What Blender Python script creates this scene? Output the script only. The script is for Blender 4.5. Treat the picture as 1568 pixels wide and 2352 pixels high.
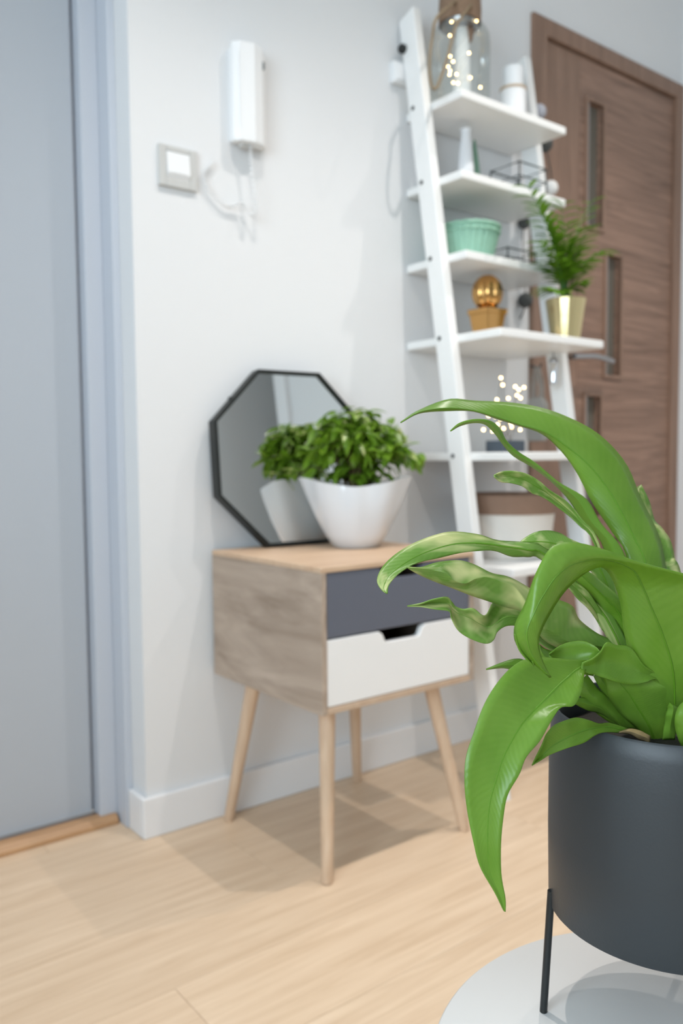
import bpy, bmesh, math, random
from mathutils import Vector, Matrix
random.seed(7)
S = bpy.context.scene
for o in list(bpy.data.objects): bpy.data.objects.remove(o)
COL = S.collection
PI = math.pi

# ------------------------------------------------------------------ camera
F_PX = 1917.5; CX, CY = 784.0, 1176.0
YAW, PITCH, ROLL = math.radians(37.95), math.radians(3.744), math.radians(0.483)
CAM = Vector((0, 0, 0.81))
FW = Vector((math.sin(YAW)*math.cos(PITCH), math.cos(YAW)*math.cos(PITCH), -math.sin(PITCH)))
_r = Vector((math.cos(YAW), -math.sin(YAW), 0)); _d = FW.cross(_r)
RT = math.cos(ROLL)*_r + math.sin(ROLL)*_d
DN = -math.sin(ROLL)*_r + math.cos(ROLL)*_d
cd = bpy.data.cameras.new('camera'); cam = bpy.data.objects.new('camera', cd); COL.objects.link(cam)
cd.sensor_fit = 'VERTICAL'; cd.sensor_height = 36.0; cd.lens = 36.0*F_PX/2352.0
cd.clip_start = 0.01
cam.matrix_world = Matrix(((RT.x, -DN.x, -FW.x, CAM.x), (RT.y, -DN.y, -FW.y, CAM.y), (RT.z, -DN.z, -FW.z, CAM.z), (0, 0, 0, 1)))
cd.dof.use_dof = True; cd.dof.focus_distance = 0.55; cd.dof.aperture_fstop = 7.0
S.camera = cam

# ------------------------------------------------------------------ world, daylight, exposure
w = bpy.data.worlds.new('world'); S.world = w; w.use_nodes = True
w.node_tree.nodes['Background'].inputs[0].default_value = (0.75, 0.87, 1.0, 1)
w.node_tree.nodes['Background'].inputs[1].default_value = 1.0
def area(name, loc, rot, sx, sy, power, col):
    l = bpy.data.lights.new(name, 'AREA'); l.shape = 'RECTANGLE'; l.size = sx; l.size_y = sy; l.energy = power; l.color = col
    o = bpy.data.objects.new(name, l); COL.objects.link(o); o.location = loc; o.rotation_euler = rot; return o
area('window_left_offscreen', (-1.72, -0.45, 1.45), (0, -PI/2, 0), 1.5, 2.0, 90, (0.75, 0.87, 1.0))
SPOT_W = 41; SPOT_COL = (1.0, 0.94, 0.88)
S.view_settings.view_transform = 'Standard'; S.view_settings.look = 'None'
S.view_settings.gamma = 1.0; S.view_settings.use_curve_mapping = False
S.view_settings.exposure = 0.32

# ------------------------------------------------------------------ pixel helpers (1568 x 2352 frame)
def ray(x, y): return FW + RT*((x-CX)/F_PX) + DN*((y-CY)/F_PX)
def at_depth(x, y, dep): return CAM + ray(x, y)*dep
def on_y(x, y, Y): v = ray(x, y); return CAM + v*(Y/v.y)
def on_x(x, y, X): v = ray(x, y); return CAM + v*(X/v.x)

# ------------------------------------------------------------------ materials
def srgb(r, g, b):
    f = lambda c: (c/255/12.92) if c/255 <= 0.04045 else ((c/255+0.055)/1.055)**2.4
    return (f(r), f(g), f(b), 1)
def new_mat(name):
    m = bpy.data.materials.new(name); m.use_nodes = True
    nt = m.node_tree; return m, nt, nt.nodes['Principled BSDF']
def mat(name, col, rough=0.5, metal=0.0, spec=0.5, noise=0.0, nscale=20.0, bump=0.0, bscale=200.0, emit=None, estr=0, trans=0.0, ior=1.45, coat=0.0):
    m, nt, p = new_mat(name)
    p.inputs['Base Color'].default_value = col; p.inputs['Roughness'].default_value = rough
    p.inputs['Metallic'].default_value = metal; p.inputs['Specular IOR Level'].default_value = spec
    p.inputs['Transmission Weight'].default_value = trans; p.inputs['IOR'].default_value = ior
    p.inputs['Coat Weight'].default_value = coat
    if emit: p.inputs['Emission Color'].default_value = emit; p.inputs['Emission Strength'].default_value = estr
    tc = nt.nodes.new('ShaderNodeTexCoord')
    if noise > 0:
        n = nt.nodes.new('ShaderNodeTexNoise'); n.inputs['Scale'].default_value = nscale; n.inputs['Detail'].default_value = 4
        nt.links.new(tc.outputs['Object'], n.inputs['Vector'])
        mx = nt.nodes.new('ShaderNodeMix'); mx.data_type = 'RGBA'
        a = [max(0, c*(1-noise)) for c in col[:3]]+[1]; b = [min(1, c*(1+noise)) for c in col[:3]]+[1]
        mx.inputs[6].default_value = a; mx.inputs[7].default_value = b
        nt.links.new(n.outputs['Fac'], mx.inputs[0]); nt.links.new(mx.outputs[2], p.inputs['Base Color'])
    if bump > 0:
        n2 = nt.nodes.new('ShaderNodeTexNoise'); n2.inputs['Scale'].default_value = bscale
        nt.links.new(tc.outputs['Object'], n2.inputs['Vector'])
        bp = nt.nodes.new('ShaderNodeBump'); bp.inputs['Strength'].default_value = bump; bp.inputs['Distance'].default_value = 0.002
        nt.links.new(n2.outputs['Fac'], bp.inputs['Height']); nt.links.new(bp.outputs['Normal'], p.inputs['Normal'])
    return m
def wood(name, c1, c2, scale=(1, 1, 1), nscale=6.0, rough=0.5, distort=1.5, rnd=0.0, detail=6, bump=0.08):
    """streaky wood: noise stretched along the axis with the smallest scale"""
    m, nt, p = new_mat(name); N = nt.nodes; L = nt.links
    tc = N.new('ShaderNodeTexCoord'); mp = N.new('ShaderNodeMapping'); mp.inputs['Scale'].default_value = scale
    L.new(tc.outputs['Object'], mp.inputs['Vector'])
    if rnd > 0:
        oi = N.new('ShaderNodeObjectInfo'); ml = N.new('ShaderNodeVectorMath'); ml.operation = 'SCALE'; ml.inputs['Scale'].default_value = 37.0
        cv = N.new('ShaderNodeCombineXYZ'); L.new(oi.outputs['Random'], cv.inputs[0]); L.new(oi.outputs['Random'], cv.inputs[1]); L.new(oi.outputs['Random'], cv.inputs[2])
        L.new(cv.outputs[0], ml.inputs[0]); L.new(ml.outputs[0], mp.inputs['Location'])
    n = N.new('ShaderNodeTexNoise'); n.inputs['Scale'].default_value = nscale; n.inputs['Detail'].default_value = detail
    n.inputs['Roughness'].default_value = 0.6; n.inputs['Distortion'].default_value = distort
    L.new(mp.outputs[0], n.inputs['Vector'])
    cr = N.new('ShaderNodeValToRGB'); cr.color_ramp.elements[0].position = 0.3; cr.color_ramp.elements[1].position = 0.7
    cr.color_ramp.elements[0].color = c1; cr.color_ramp.elements[1].color = c2
    L.new(n.outputs['Fac'], cr.inputs[0])
    out = cr.outputs[0]
    if rnd > 0:
        hs = N.new('ShaderNodeHueSaturation'); mr = N.new('ShaderNodeMapRange')
        mr.inputs['To Min'].default_value = 1-rnd; mr.inputs['To Max'].default_value = 1+rnd
        L.new(oi.outputs['Random'], mr.inputs['Value']); L.new(mr.outputs[0], hs.inputs['Value']); L.new(out, hs.inputs['Color']); out = hs.outputs[0]
    L.new(out, p.inputs['Base Color']); p.inputs['Roughness'].default_value = rough
    bp = N.new('ShaderNodeBump'); bp.inputs['Strength'].default_value = bump; bp.inputs['Distance'].default_value = 0.001
    L.new(n.outputs['Fac'], bp.inputs['Height']); L.new(bp.outputs['Normal'], p.inputs['Normal'])
    return m
def leaf_mat(name, c1, c2, pale=None, pale_amt=0.0, trans=0.35, rough=0.38, veins=60.0, rib=(0.5, 0.5, 0.5, 1), vstr=0.05, tcol=None):
    """UV: u across the blade (0..1), v along it; veins run obliquely off the midrib"""
    m, nt, p = new_mat(name); N = nt.nodes; L = nt.links
    uv = N.new('ShaderNodeUVMap'); sp = N.new('ShaderNodeSeparateXYZ'); L.new(uv.outputs[0], sp.inputs[0])
    def math_(op, a, b=None):
        q = N.new('ShaderNodeMath'); q.operation = op
        for i, v in enumerate((a, b)):
            if v is None: continue
            if isinstance(v, (int, float)): q.inputs[i].default_value = v
            else: L.new(v, q.inputs[i])
        return q.outputs[0]
    side = math_('ABSOLUTE', math_('SUBTRACT', sp.outputs[0], 0.5))
    vv = math_('SINE', math_('MULTIPLY', math_('SUBTRACT', sp.outputs[1], math_('MULTIPLY', side, 0.22)), veins*6.28))
    vn = math_('ADD', math_('MULTIPLY', vv, vstr), 0.5)
    tc = N.new('ShaderNodeTexCoord'); n = N.new('ShaderNodeTexNoise'); n.inputs['Scale'].default_value = 28; n.inputs['Detail'].default_value = 3
    L.new(tc.outputs['Object'], n.inputs['Vector'])
    fac = math_('ADD', math_('MULTIPLY', math_('SUBTRACT', n.outputs['Fac'], 0.5), 1.2), vn)
    mx = N.new('ShaderNodeMix'); mx.data_type = 'RGBA'; mx.inputs[6].default_value = c1; mx.inputs[7].default_value = c2
    L.new(fac, mx.inputs[0]); out = mx.outputs[2]
    if pale:
        mp = N.new('ShaderNodeMapping'); mp.inputs['Scale'].default_value = (1.3, 5.0, 1); L.new(uv.outputs[0], mp.inputs['Vector'])
        n2 = N.new('ShaderNodeTexNoise'); n2.inputs['Scale'].default_value = 1.0; n2.inputs['Detail'].default_value = 2
        oi = N.new('ShaderNodeObjectInfo'); cv = N.new('ShaderNodeCombineXYZ'); sc = math_('MULTIPLY', oi.outputs['Random'], 40.0)
        L.new(sc, cv.inputs[0]); L.new(sc, cv.inputs[1]); L.new(cv.outputs[0], mp.inputs['Location'])
        L.new(mp.outputs[0], n2.inputs['Vector'])
        cr = N.new('ShaderNodeValToRGB'); cr.color_ramp.elements[0].position = 0.72-pale_amt; cr.color_ramp.elements[1].position = 0.90-pale_amt
        L.new(n2.outputs['Fac'], cr.inputs[0])
        m2 = N.new('ShaderNodeMix'); m2.data_type = 'RGBA'; m2.inputs[7].default_value = pale
        L.new(cr.outputs[0], m2.inputs[0]); L.new(out, m2.inputs[6]); out = m2.outputs[2]
    L.new(out, p.inputs['Base Color']); p.inputs['Roughness'].default_value = rough
    bp = N.new('ShaderNodeBump'); bp.inputs['Strength'].default_value = 0.06; bp.inputs['Distance'].default_value = 0.0005
    L.new(vv, bp.inputs['Height']); L.new(bp.outputs['Normal'], p.inputs['Normal'])
    tr = N.new('ShaderNodeBsdfTranslucent')
    if tcol: tr.inputs['Color'].default_value = tcol
    else: L.new(out, tr.inputs['Color'])
    ms = N.new('ShaderNodeMixShader'); ms.inputs[0].default_value = trans
    L.new(p.outputs[0], ms.inputs[1]); L.new(tr.outputs[0], ms.inputs[2])
    L.new(ms.outputs[0], N['Material Output'].inputs['Surface'])
    return m

M = {}
M['wall'] = mat('wall_paint', (0.735, 0.742, 0.753, 1), 0.75, noise=0.012, nscale=3, bump=0.03, bscale=300)
M['trim'] = mat('white_trim', (0.80, 0.80, 0.81, 1), 0.4)
M['ceil'] = mat('ceiling_paint', (0.82, 0.82, 0.81, 1), 0.9)
M['sage'] = mat('sage_paint', srgb(182, 194, 184), 0.8)
M['plank'] = wood('oak_plank', srgb(206, 178, 148), srgb(228, 203, 175), (0.9, 16, 1), 3.2, 0.42, 0.8, rnd=0.035, bump=0.05)
M['subfloor'] = mat('subfloor', srgb(120, 95, 70), 0.8)
M['threshold'] = wood('threshold_oak', srgb(170, 128, 90), srgb(196, 155, 115), (1, 20, 20), 4, 0.45)
M['greydoor'] = mat('grey_door_paint', srgb(178, 184, 192), 0.35)
M['greyframe'] = mat('grey_frame_paint', srgb(194, 199, 208), 0.4)
M['doorv'] = wood('door_wood_vertical', srgb(124, 98, 82), srgb(152, 122, 104), (14, 14, 0.9), 2.6, 0.5, 1.2)
M['doorh'] = wood('door_wood_horizontal', srgb(118, 92, 77), srgb(160, 128, 110), (0.8, 14, 13), 2.8, 0.5, 1.6)
M['glassd'] = mat('frosted_dark_glass', srgb(112, 108, 100), 0.25, spec=0.5)
M['steel'] = mat('brushed_steel', srgb(170, 170, 172), 0.3, metal=1.0)
M['chrome'] = mat('chrome', srgb(225, 228, 232), 0.08, metal=1.0)
M['plastic'] = mat('white_plastic', (0.80, 0.81, 0.82, 1), 0.35)
M['plasticg'] = mat('switch_frame_plastic', srgb(196, 196, 194), 0.35)
M['button'] = mat('grey_button', srgb(120, 130, 136), 0.4)
M['white'] = mat('white_lacquer', (0.82, 0.82, 0.81, 1), 0.35)
M['black'] = mat('black_metal', srgb(28, 30, 30), 0.4)
M['blackw'] = mat('black_wire', srgb(44, 50, 50), 0.45)
M['frame'] = mat('mirror_frame_black', srgb(24, 28, 27), 0.45)
M['mirror'] = mat('mirror_glass', (0.80, 0.82, 0.81, 1), 0.01, metal=1.0)
M['cabside'] = wood('sonoma_oak_side', srgb(142, 124, 108), srgb(186, 168, 152), (18, 1.2, 7), 1.7, 0.55, 2.2)
M['cabtop'] = wood('sonoma_oak_top', srgb(186, 154, 126), srgb(208, 180, 152), (1.0, 12, 12), 3, 0.5, 1.2)
M['cabedge'] = wood('sonoma_oak_edge', srgb(178, 150, 126), srgb(202, 178, 154), (4, 4, 4), 4, 0.5, 1.0)
M['leg'] = wood('beech_leg', srgb(196, 166, 138), srgb(214, 188, 162), (14, 14, 1.2), 4, 0.5, 0.6)
M['greydr'] = mat('slate_drawer_paint', srgb(96, 100, 112), 0.5)
M['whitedr'] = mat('white_drawer_paint', (0.84, 0.83, 0.82, 1), 0.45)
M['inner'] = wood('drawer_board', srgb(142, 124, 108), srgb(170, 150, 132), (4, 4, 4), 4, 0.7, 1.0)
M['ceramic'] = mat('white_glazed_ceramic', (0.70, 0.71, 0.73, 1), 0.12, coat=0.3)
M['matteceramic'] = mat('white_matte_ceramic', (0.80, 0.81, 0.82, 1), 0.5)
M['soil'] = mat('potting_soil', srgb(34, 30, 24), 0.95, noise=0.6, nscale=120, bump=0.8, bscale=160)
M['stem'] = mat('brown_stem', srgb(92, 78, 50), 0.7)
M['pstem'] = mat('green_palm_stem', srgb(76, 116, 60), 0.5)
M['ficus'] = leaf_mat('ficus_leaf_green', srgb(76, 116, 20), srgb(136, 172, 54), None, 0, 0.3, 0.3, 8)
M['ficusp'] = leaf_mat('ficus_leaf_variegated', srgb(104, 146, 40), srgb(150, 182, 74), srgb(222, 222, 160), 0.26, 0.3, 0.3, 8)
M['palm'] = leaf_mat('palm_leaflet', srgb(62, 106, 20), srgb(116, 156, 40), None, 0, 0.3, 0.4, 4)
M['fern'] = leaf_mat('fern_leaf_green', srgb(96, 140, 40), srgb(130, 168, 68), None, 0, 0.40, 0.32, 44, tcol=srgb(154, 186, 40))
M['fernpale'] = leaf_mat('fern_leaf_variegated', srgb(94, 142, 46), srgb(140, 172, 84), srgb(206, 208, 146), 0.24, 0.35, 0.36, 34)
M['rib'] = mat('leaf_midrib', srgb(84, 126, 26), 0.5)
M['ribp'] = mat('leaf_midrib_pale', srgb(120, 156, 70), 0.45)
M['dry'] = mat('dry_leaf', srgb(150, 128, 90), 0.8, noise=0.3, nscale=60)
M['pot'] = mat('charcoal_pot_paint', srgb(45, 49, 52), 0.45, bump=0.04, bscale=500)
M['table'] = mat('white_table_paint', (0.62, 0.61, 0.595, 1), 0.4)
M['gold'] = mat('polished_gold', srgb(204, 158, 98), 0.10, metal=1.0)
M['goldp'] = mat('pale_gold_metal', srgb(214, 196, 148), 0.16, metal=1.0)
M['mint'] = mat('mint_wicker', srgb(146, 190, 168), 0.7, noise=0.12, nscale=60, bump=0.5, bscale=220)
M['burlap'] = mat('burlap', srgb(136, 112, 92), 0.95, noise=0.25, nscale=150, bump=0.8, bscale=400)
M['rope'] = mat('jute_rope', srgb(140, 122, 98), 0.9, noise=0.2, nscale=200)
M['led'] = mat('warm_led', (1, 0.8, 0.45, 1), 0.4, emit=(1.0, 0.70, 0.32, 1), estr=10)
M['lampglass'] = mat('downlight_lens', (1, 0.95, 0.9, 1), 0.4, emit=(1.0, 0.9, 0.78, 1), estr=18)
M['opal'] = mat('frosted_white_tube', (0.82, 0.84, 0.86, 1), 0.4)
M['woodring'] = mat('wooden_ring', srgb(190, 168, 142), 0.6)
M['ballg'] = mat('grey_cotton', srgb(176, 176, 184), 0.95, bump=0.4, bscale=250)
M['balld'] = mat('dark_grey_cotton', srgb(84, 86, 86), 0.95, bump=0.4, bscale=250)
M['ballw'] = mat('white_cotton', srgb(226, 224, 222), 0.95, bump=0.4, bscale=250)
M['felt'] = mat('grey_felt', srgb(158, 154, 148), 0.95, noise=0.12, nscale=200)
M['fabric'] = mat('white_basket_fabric', srgb(226, 220, 212), 0.9, bump=0.3, bscale=400)
M['kraft'] = mat('brown_kraft_rim', srgb(142, 114, 96), 0.8, noise=0.08, nscale=60)
M['slateblue'] = mat('slate_blue_box', srgb(74, 84, 94), 0.4)
M['greenglass'] = mat('green_ceramic', srgb(112, 150, 128), 0.35)
def glass_mat():
    m, nt, p = new_mat('clear_glass'); N = nt.nodes; L = nt.links
    tb = N.new('ShaderNodeBsdfTransparent'); gb = N.new('ShaderNodeBsdfGlossy'); gb.inputs['Roughness'].default_value = 0.03
    fr = N.new('ShaderNodeFresnel'); fr.inputs[0].default_value = 1.45
    tb.inputs[0].default_value = (0.95, 0.97, 0.96, 1)
    ms = N.new('ShaderNodeMixShader'); fm = N.new('ShaderNodeMath'); fm.operation = 'MULTIPLY'; fm.inputs[1].default_value = 0.45; L.new(fr.outputs[0], fm.inputs[0]); L.new(fm.outputs[0], ms.inputs[0]); L.new(tb.outputs[0], ms.inputs[1]); L.new(gb.outputs[0], ms.inputs[2])
    L.new(ms.outputs[0], N['Material Output'].inputs['Surface']); return m
M['glass'] = glass_mat()

# ------------------------------------------------------------------ builders
class Geo:
    """collects vertices and faces in world coordinates"""
    def __init__(s): s.v = []; s.f = []; s.uv = None
    def add(s, vs, fs):
        k = len(s.v); s.v += [Vector(p) for p in vs]; s.f += [tuple(i+k for i in f) for f in fs]; return s
    def box(s, a, b):
        (x0, y0, z0), (x1, y1, z1) = a, b
        return s.add([(x0,y0,z0),(x1,y0,z0),(x1,y1,z0),(x0,y1,z0),(x0,y0,z1),(x1,y0,z1),(x1,y1,z1),(x0,y1,z1)],
                     [(3,2,1,0),(4,5,6,7),(0,1,5,4),(1,2,6,5),(2,3,7,6),(3,0,4,7)])
    def prism(s, poly, axis, a, b):
        """poly of 2D points extruded along axis ('x','y','z') from a to b"""
        def P(u, v, t): return {'x': (t, u, v), 'y': (u, t, v), 'z': (u, v, t)}[axis]
        n = len(poly); vs = [P(u, v, a) for u, v in poly]+[P(u, v, b) for u, v in poly]
        fs = [tuple(range(n-1, -1, -1)), tuple(range(n, 2*n))]+[(i, (i+1) % n, (i+1) % n+n, i+n) for i in range(n)]
        return s.add(vs, fs)
    def lathe(s, prof, c, n=32, wob=None, cap0=True, cap1=True):
        """prof [(r,z)] about vertical axis at c (x,y,zoff); wob(theta,k)->(rmul,dz)"""
        vs = []; fs = []
        for k, (r, z) in enumerate(prof):
            for i in range(n):
                t = 2*PI*i/n; rm, dz = wob(t, k) if wob else (1, 0)
                vs.append((c[0]+r*rm*math.cos(t), c[1]+r*rm*math.sin(t), c[2]+z+dz))
        for k in range(len(prof)-1):
            for i in range(n):
                j = (i+1) % n; fs.append((k*n+i, k*n+j, (k+1)*n+j, (k+1)*n+i))
        if cap0: fs.append(tuple(range(n-1, -1, -1)))
        if cap1: fs.append(tuple((len(prof)-1)*n+i for i in range(n)))
        return s.add(vs, fs)
    def tube(s, path, r, n=8, closed=False):
        path = [Vector(p) for p in path]; m = len(path); rs = r if isinstance(r, (list, tuple)) else [r]*m
        vs = []; fs = []; up = Vector((0, 0, 1)); prevx = None
        for k, p in enumerate(path):
            a = path[(k-1) % m] if (closed or k > 0) else p; b = path[(k+1) % m] if (closed or k < m-1) else p
            t = (b-a).normalized()
            x = prevx if prevx is not None else (t.cross(up) if abs(t.dot(up)) < 0.95 else t.cross(Vector((1, 0, 0))))
            x = (x - t*x.dot(t)).normalized(); prevx = x; y = t.cross(x)
            for i in range(n):
                th = 2*PI*i/n; vs.append(p+(x*math.cos(th)+y*math.sin(th))*rs[k])
        for k in range(m if closed else m-1):
            k2 = (k+1) % m
            for i in range(n): j = (i+1) % n; fs.append((k*n+i, k*n+j, k2*n+j, k2*n+i))
        if not closed: fs += [tuple(range(n-1, -1, -1)), tuple((m-1)*n+i for i in range(n))]
        return s.add(vs, fs)
    def sphere(s, c, r, n=12, m=8, sq=(1, 1, 1)):
        prof = [(math.sin(PI*k/m)*r, -math.cos(PI*k/m)*r) for k in range(m+1)]
        prof = [(max(a, r*0.01), b) for a, b in prof]
        k0 = len(s.v); s.lathe(prof, (0, 0, 0), n)
        for i in range(k0, len(s.v)):
            q = s.v[i]; s.v[i] = Vector((c[0]+q.x*sq[0], c[1]+q.y*sq[1], c[2]+q.z*sq[2]))
        return s
def make(name, g, material, parent=None, base=None, smooth=False, bevel=0.0, solid=0.0, seg=2):
    """one mesh object from a Geo; base = world point stored as the object's origin"""
    if base is None: base = parent['_base'] if (parent is not None and '_base' in parent) else None
    b = Vector(base) if base is not None else Vector((0, 0, 0))
    me = bpy.data.meshes.new(name); me.from_pydata([tuple(p-b) for p in g.v], [], g.f)
    if g.uv:
        ul = me.uv_layers.new(name='UVMap')
        for lp in me.loops: ul.data[lp.index].uv = g.uv[lp.vertex_index]
    bm = bmesh.new(); bm.from_mesh(me)
    if not g.uv: bmesh.ops.recalc_face_normals(bm, faces=bm.faces)
    bm.to_mesh(me); bm.free()
    if smooth:
        for p in me.polygons: p.use_smooth = True
        me.set_sharp_from_angle(angle=math.radians(50))
    me.materials.append(M[material] if isinstance(material, str) else material)
    o = bpy.data.objects.new(name, me); COL.objects.link(o)
    if parent is not None:
        o.parent = parent; o['_base'] = list(b)
        pb = Vector(parent['_base']) if '_base' in parent else Vector((0, 0, 0)); o.location = b-pb
    else:
        o.location = b; o['_base'] = list(b)
    if bevel > 0:
        md = o.modifiers.new('bevel', 'BEVEL'); md.width = bevel; md.segments = seg; md.limit_method = 'ANGLE'; md.angle_limit = math.radians(40)
    if solid > 0:
        md = o.modifiers.new('thickness', 'SOLIDIFY'); md.thickness = solid; md.offset = 0
    return o
def thing(name, loc, label, cat, group=None):
    e = bpy.data.objects.new(name, None); COL.objects.link(e); e.location = loc; e['_base'] = list(loc); e.empty_display_size = 0.05
    return tag(e, label, cat, group)
def tag(o, label, cat, group=None):
    o['label'] = label; o['category'] = cat
    if group: o['group'] = group
    return o
def struct(name, g, material, label=None, **k):
    o = make(name, g, material, **k); o['kind'] = 'structure'
    if label: o['label'] = label
    o['category'] = name.split('_')[0]
    return o
def catmull(P, n):
    P = [Vector(p) for p in P]; m = len(P); out = []
    for i in range(n+1):
        t = i/n*(m-1); k = min(int(t), m-2); u = t-k
        p0 = P[k-1] if k > 0 else P[k]*2-P[k+1]; p1 = P[k]; p2 = P[k+1]; p3 = P[k+2] if k+2 < m else P[k+1]*2-P[k]
        out.append(0.5*((2*p1)+(p2-p0)*u+(2*p0-5*p1+4*p2-p3)*u*u+(3*p1-p0-3*p2+p3)*u*u*u))
    return out

# ------------------------------------------------------------------ the setting
WY = 1.635           # face of the long white wall
XC = 0.739           # its outer corner beside the grey door
XR = 2.80            # wall at the hinge side of the brown door
X_L, Y_B, ZC = -1.6, -2.2, 2.55
floor = struct('floor', Geo().box((X_L-0.1, Y_B-0.1, -0.08), (4.3, 2.0, -0.013)), 'subfloor', 'light oak laminate floor of long planks', base=(0, 0, -0.013))
# planks: each its own piece, sharing mesh data between equal lengths
PW = 0.19; PL = 1.38; cache = {}
def plank_mesh(L_, W_):
    key = (round(L_, 3), round(W_, 3))
    if key not in cache:
        g = Geo().box((0.0003, 0.0003, 0), (L_-0.0003, W_-0.0003, 0.013))
        o = make('plank', g, 'plank', parent=floor, base=(0, 0, 0), bevel=0.0006, seg=1); cache[key] = o; return o, True
    return cache[key], False
row = 0; y = 1.32+3*PW
while y > Y_B-0.05:
    y0 = y-PW; off = {1: 0.31, 2: 0.87, 3: 0.05, 0: 0.55}[row % 4]
    x = X_L-0.05 - ((X_L-0.05-off) % PL)
    x = off + math.floor((X_L-off)/PL)*PL
    while x < XR+0.02 or (y < -1.3 and x < 4.2):
        o, first = plank_mesh(PL, PW)
        if not first:
            o2 = o.copy(); COL.objects.link(o2); o = o2; o.parent = floor
        o.location = (x, y0, 0.0); o['_base'] = [x, y0, -0.013]
        x += PL
    y -= PW; row += 1
# long white wall with the opening of the brown door (2.0 .. 2.8)
DX0, DZ = 1.987, 2.093
wb = Geo().box((XC, WY, 0), (DX0, WY+0.12, ZC)).box((DX0, WY, DZ), (XR, WY+0.12, ZC))
struct('wall_back', wb, 'wall', 'long white painted wall behind cabinet and ladder shelf')
# return of the corner and the recess with the grey door
struct('wall_return', Geo().box((XC, WY+0.12, 0), (XC+0.12, 1.80, ZC)), 'wall')
struct('wall_recess', Geo().box((-0.25, 1.80, 2.12), (XC+0.12, 1.92, ZC)).box((X_L, 1.80, 0), (-0.25, 1.92, ZC)), 'wall')
struct('wall_right', Geo().box((XR, -1.42, 0), (XR+0.12, WY+0.12, ZC)), 'wall')
struct('trim_1', Geo().box((XR-0.03, -1.57, 0), (XR+0.15, -1.42, ZC)), 'trim')
struct('wall_niche', Geo().box((4.2, Y_B, 0), (4.3, 0.2, ZC)).box((XR+0.12, 0.1, 0), (4.2, 0.2, ZC)), 'sage')
struct('wall_front', Geo().box((X_L, Y_B-0.12, 0), (4.3, Y_B, ZC)), 'wall')
wl = Geo().box((X_L-0.12, Y_B, 0), (X_L, 1.92, 0.7)).box((X_L-0.12, Y_B, 2.2), (X_L, 1.92, ZC)).box((X_L-0.12, Y_B, 0.7), (X_L, -1.45, 2.2)).box((X_L-0.12, 0.55, 0.7), (X_L, 1.92, 2.2))
struct('wall_left', wl, 'wall')
wf = Geo()
for (a, b) in (((-1.45, 0.7), (-1.39, 2.2)), ((0.49, 0.7), (0.55, 2.2)), ((-1.39, 0.7), (0.49, 0.76)), ((-1.39, 2.14), (0.49, 2.2)), ((-0.48, 0.76), (-0.42, 2.14))):
    wf.box((X_L-0.09, a[0], a[1]), (X_L-0.03, b[0], b[1]))
win = struct('window_1', wf, 'trim', base=(X_L-0.06, -0.45, 0.7))
make('window_pane', Geo().box((X_L-0.065, -1.39, 0.76), (X_L-0.06, -0.48, 2.14)), 'glass', win)
make('window_pane', Geo().box((X_L-0.065, -0.42, 0.76), (X_L-0.06, 0.49, 2.14)), 'glass', win)
struct('ceiling', Geo().box((X_L-0.12, Y_B-0.12, ZC), (4.3, 1.95, ZC+0.1)), 'ceil')
# baseboards
BT, BH = 0.013, 0.088
struct('baseboard_back', Geo().box((XC-BT, WY-BT, 0), (DX0-0.002, WY, BH)), 'trim', 'white baseboard along the long white wall', bevel=0.003)
struct('baseboard_left', Geo().box((XC-BT, WY, 0), (XC, 1.70, BH)), 'trim', bevel=0.003)
struct('baseboard_right', Geo().box((XR-BT, -1.41, 0), (XR, 1.55, BH)), 'trim', bevel=0.003)
# grey door in the recess
fr = Geo().box((XC-0.016, 1.702, 0), (XC, 1.80, 2.14)).box((XC-0.055, 1.755, 0), (XC-0.016, 1.80, 2.14)).box((-0.25, 1.755, 2.09), (XC-0.055, 1.80, 2.14)).box((-0.25, 1.755, 0), (-0.19, 1.80, 2.09))
d1 = struct('door_1', fr, 'greyframe', 'pale grey flush door with grey frame in the recess beside the switch', base=(0.3, 1.78, 0), bevel=0.002)
make('door_leaf', Geo().box((-0.185, 1.785, 0.022), (XC-0.062, 1.825, 2.085)), 'greydoor', d1, bevel=0.002)
make('door_stop', Geo().box((XC-0.062, 1.80, 0.02), (XC-0.016, 1.83, 2.09)), 'greyframe', d1)
thr = make('threshold', Geo().prism([(1.735, 0), (1.735, 0.010), (1.748, 0.020), (1.775, 0.020), (1.775, 0)], 'x', -0.19, XC-0.02), 'threshold', d1, bevel=0.002)
make('threshold_strip', Geo().box((-0.19, 1.773, 0.0), (XC-0.055, 1.784, 0.022)), 'steel', d1)
# brown wooden door with slot windows
fr = Geo().box((DX0, WY-0.012, 0), (2.050, WY+0.06, DZ)).box((2.050, WY-0.012, 2.043), (XR-0.045, WY+0.06, DZ)).box((XR-0.045, WY-0.012, 0), (XR-0.002, WY+0.06, DZ))
d2 = struct('door_2', fr, 'doorv', 'brown wooden door with narrow glass slots behind the ladder shelf', base=(2.4, WY, 0), bevel=0.003)
make('door_rebate', Geo().box((2.050, WY+0.034, 0.0), (XR-0.045, WY+0.045, 2.043)), 'doorv', d2)
LX0, LX1, LZ0, LZ1, LY = 2.060, XR-0.048, 0.008, 2.038, WY+0.002
SL = [(2.263, 2.345, 1.535, 1.915), (2.371, 2.450, 1.072, 1.457), (2.266, 2.345, 0.610, 1.000), (2.371, 2.450, 0.15, 0.535)]
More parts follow.
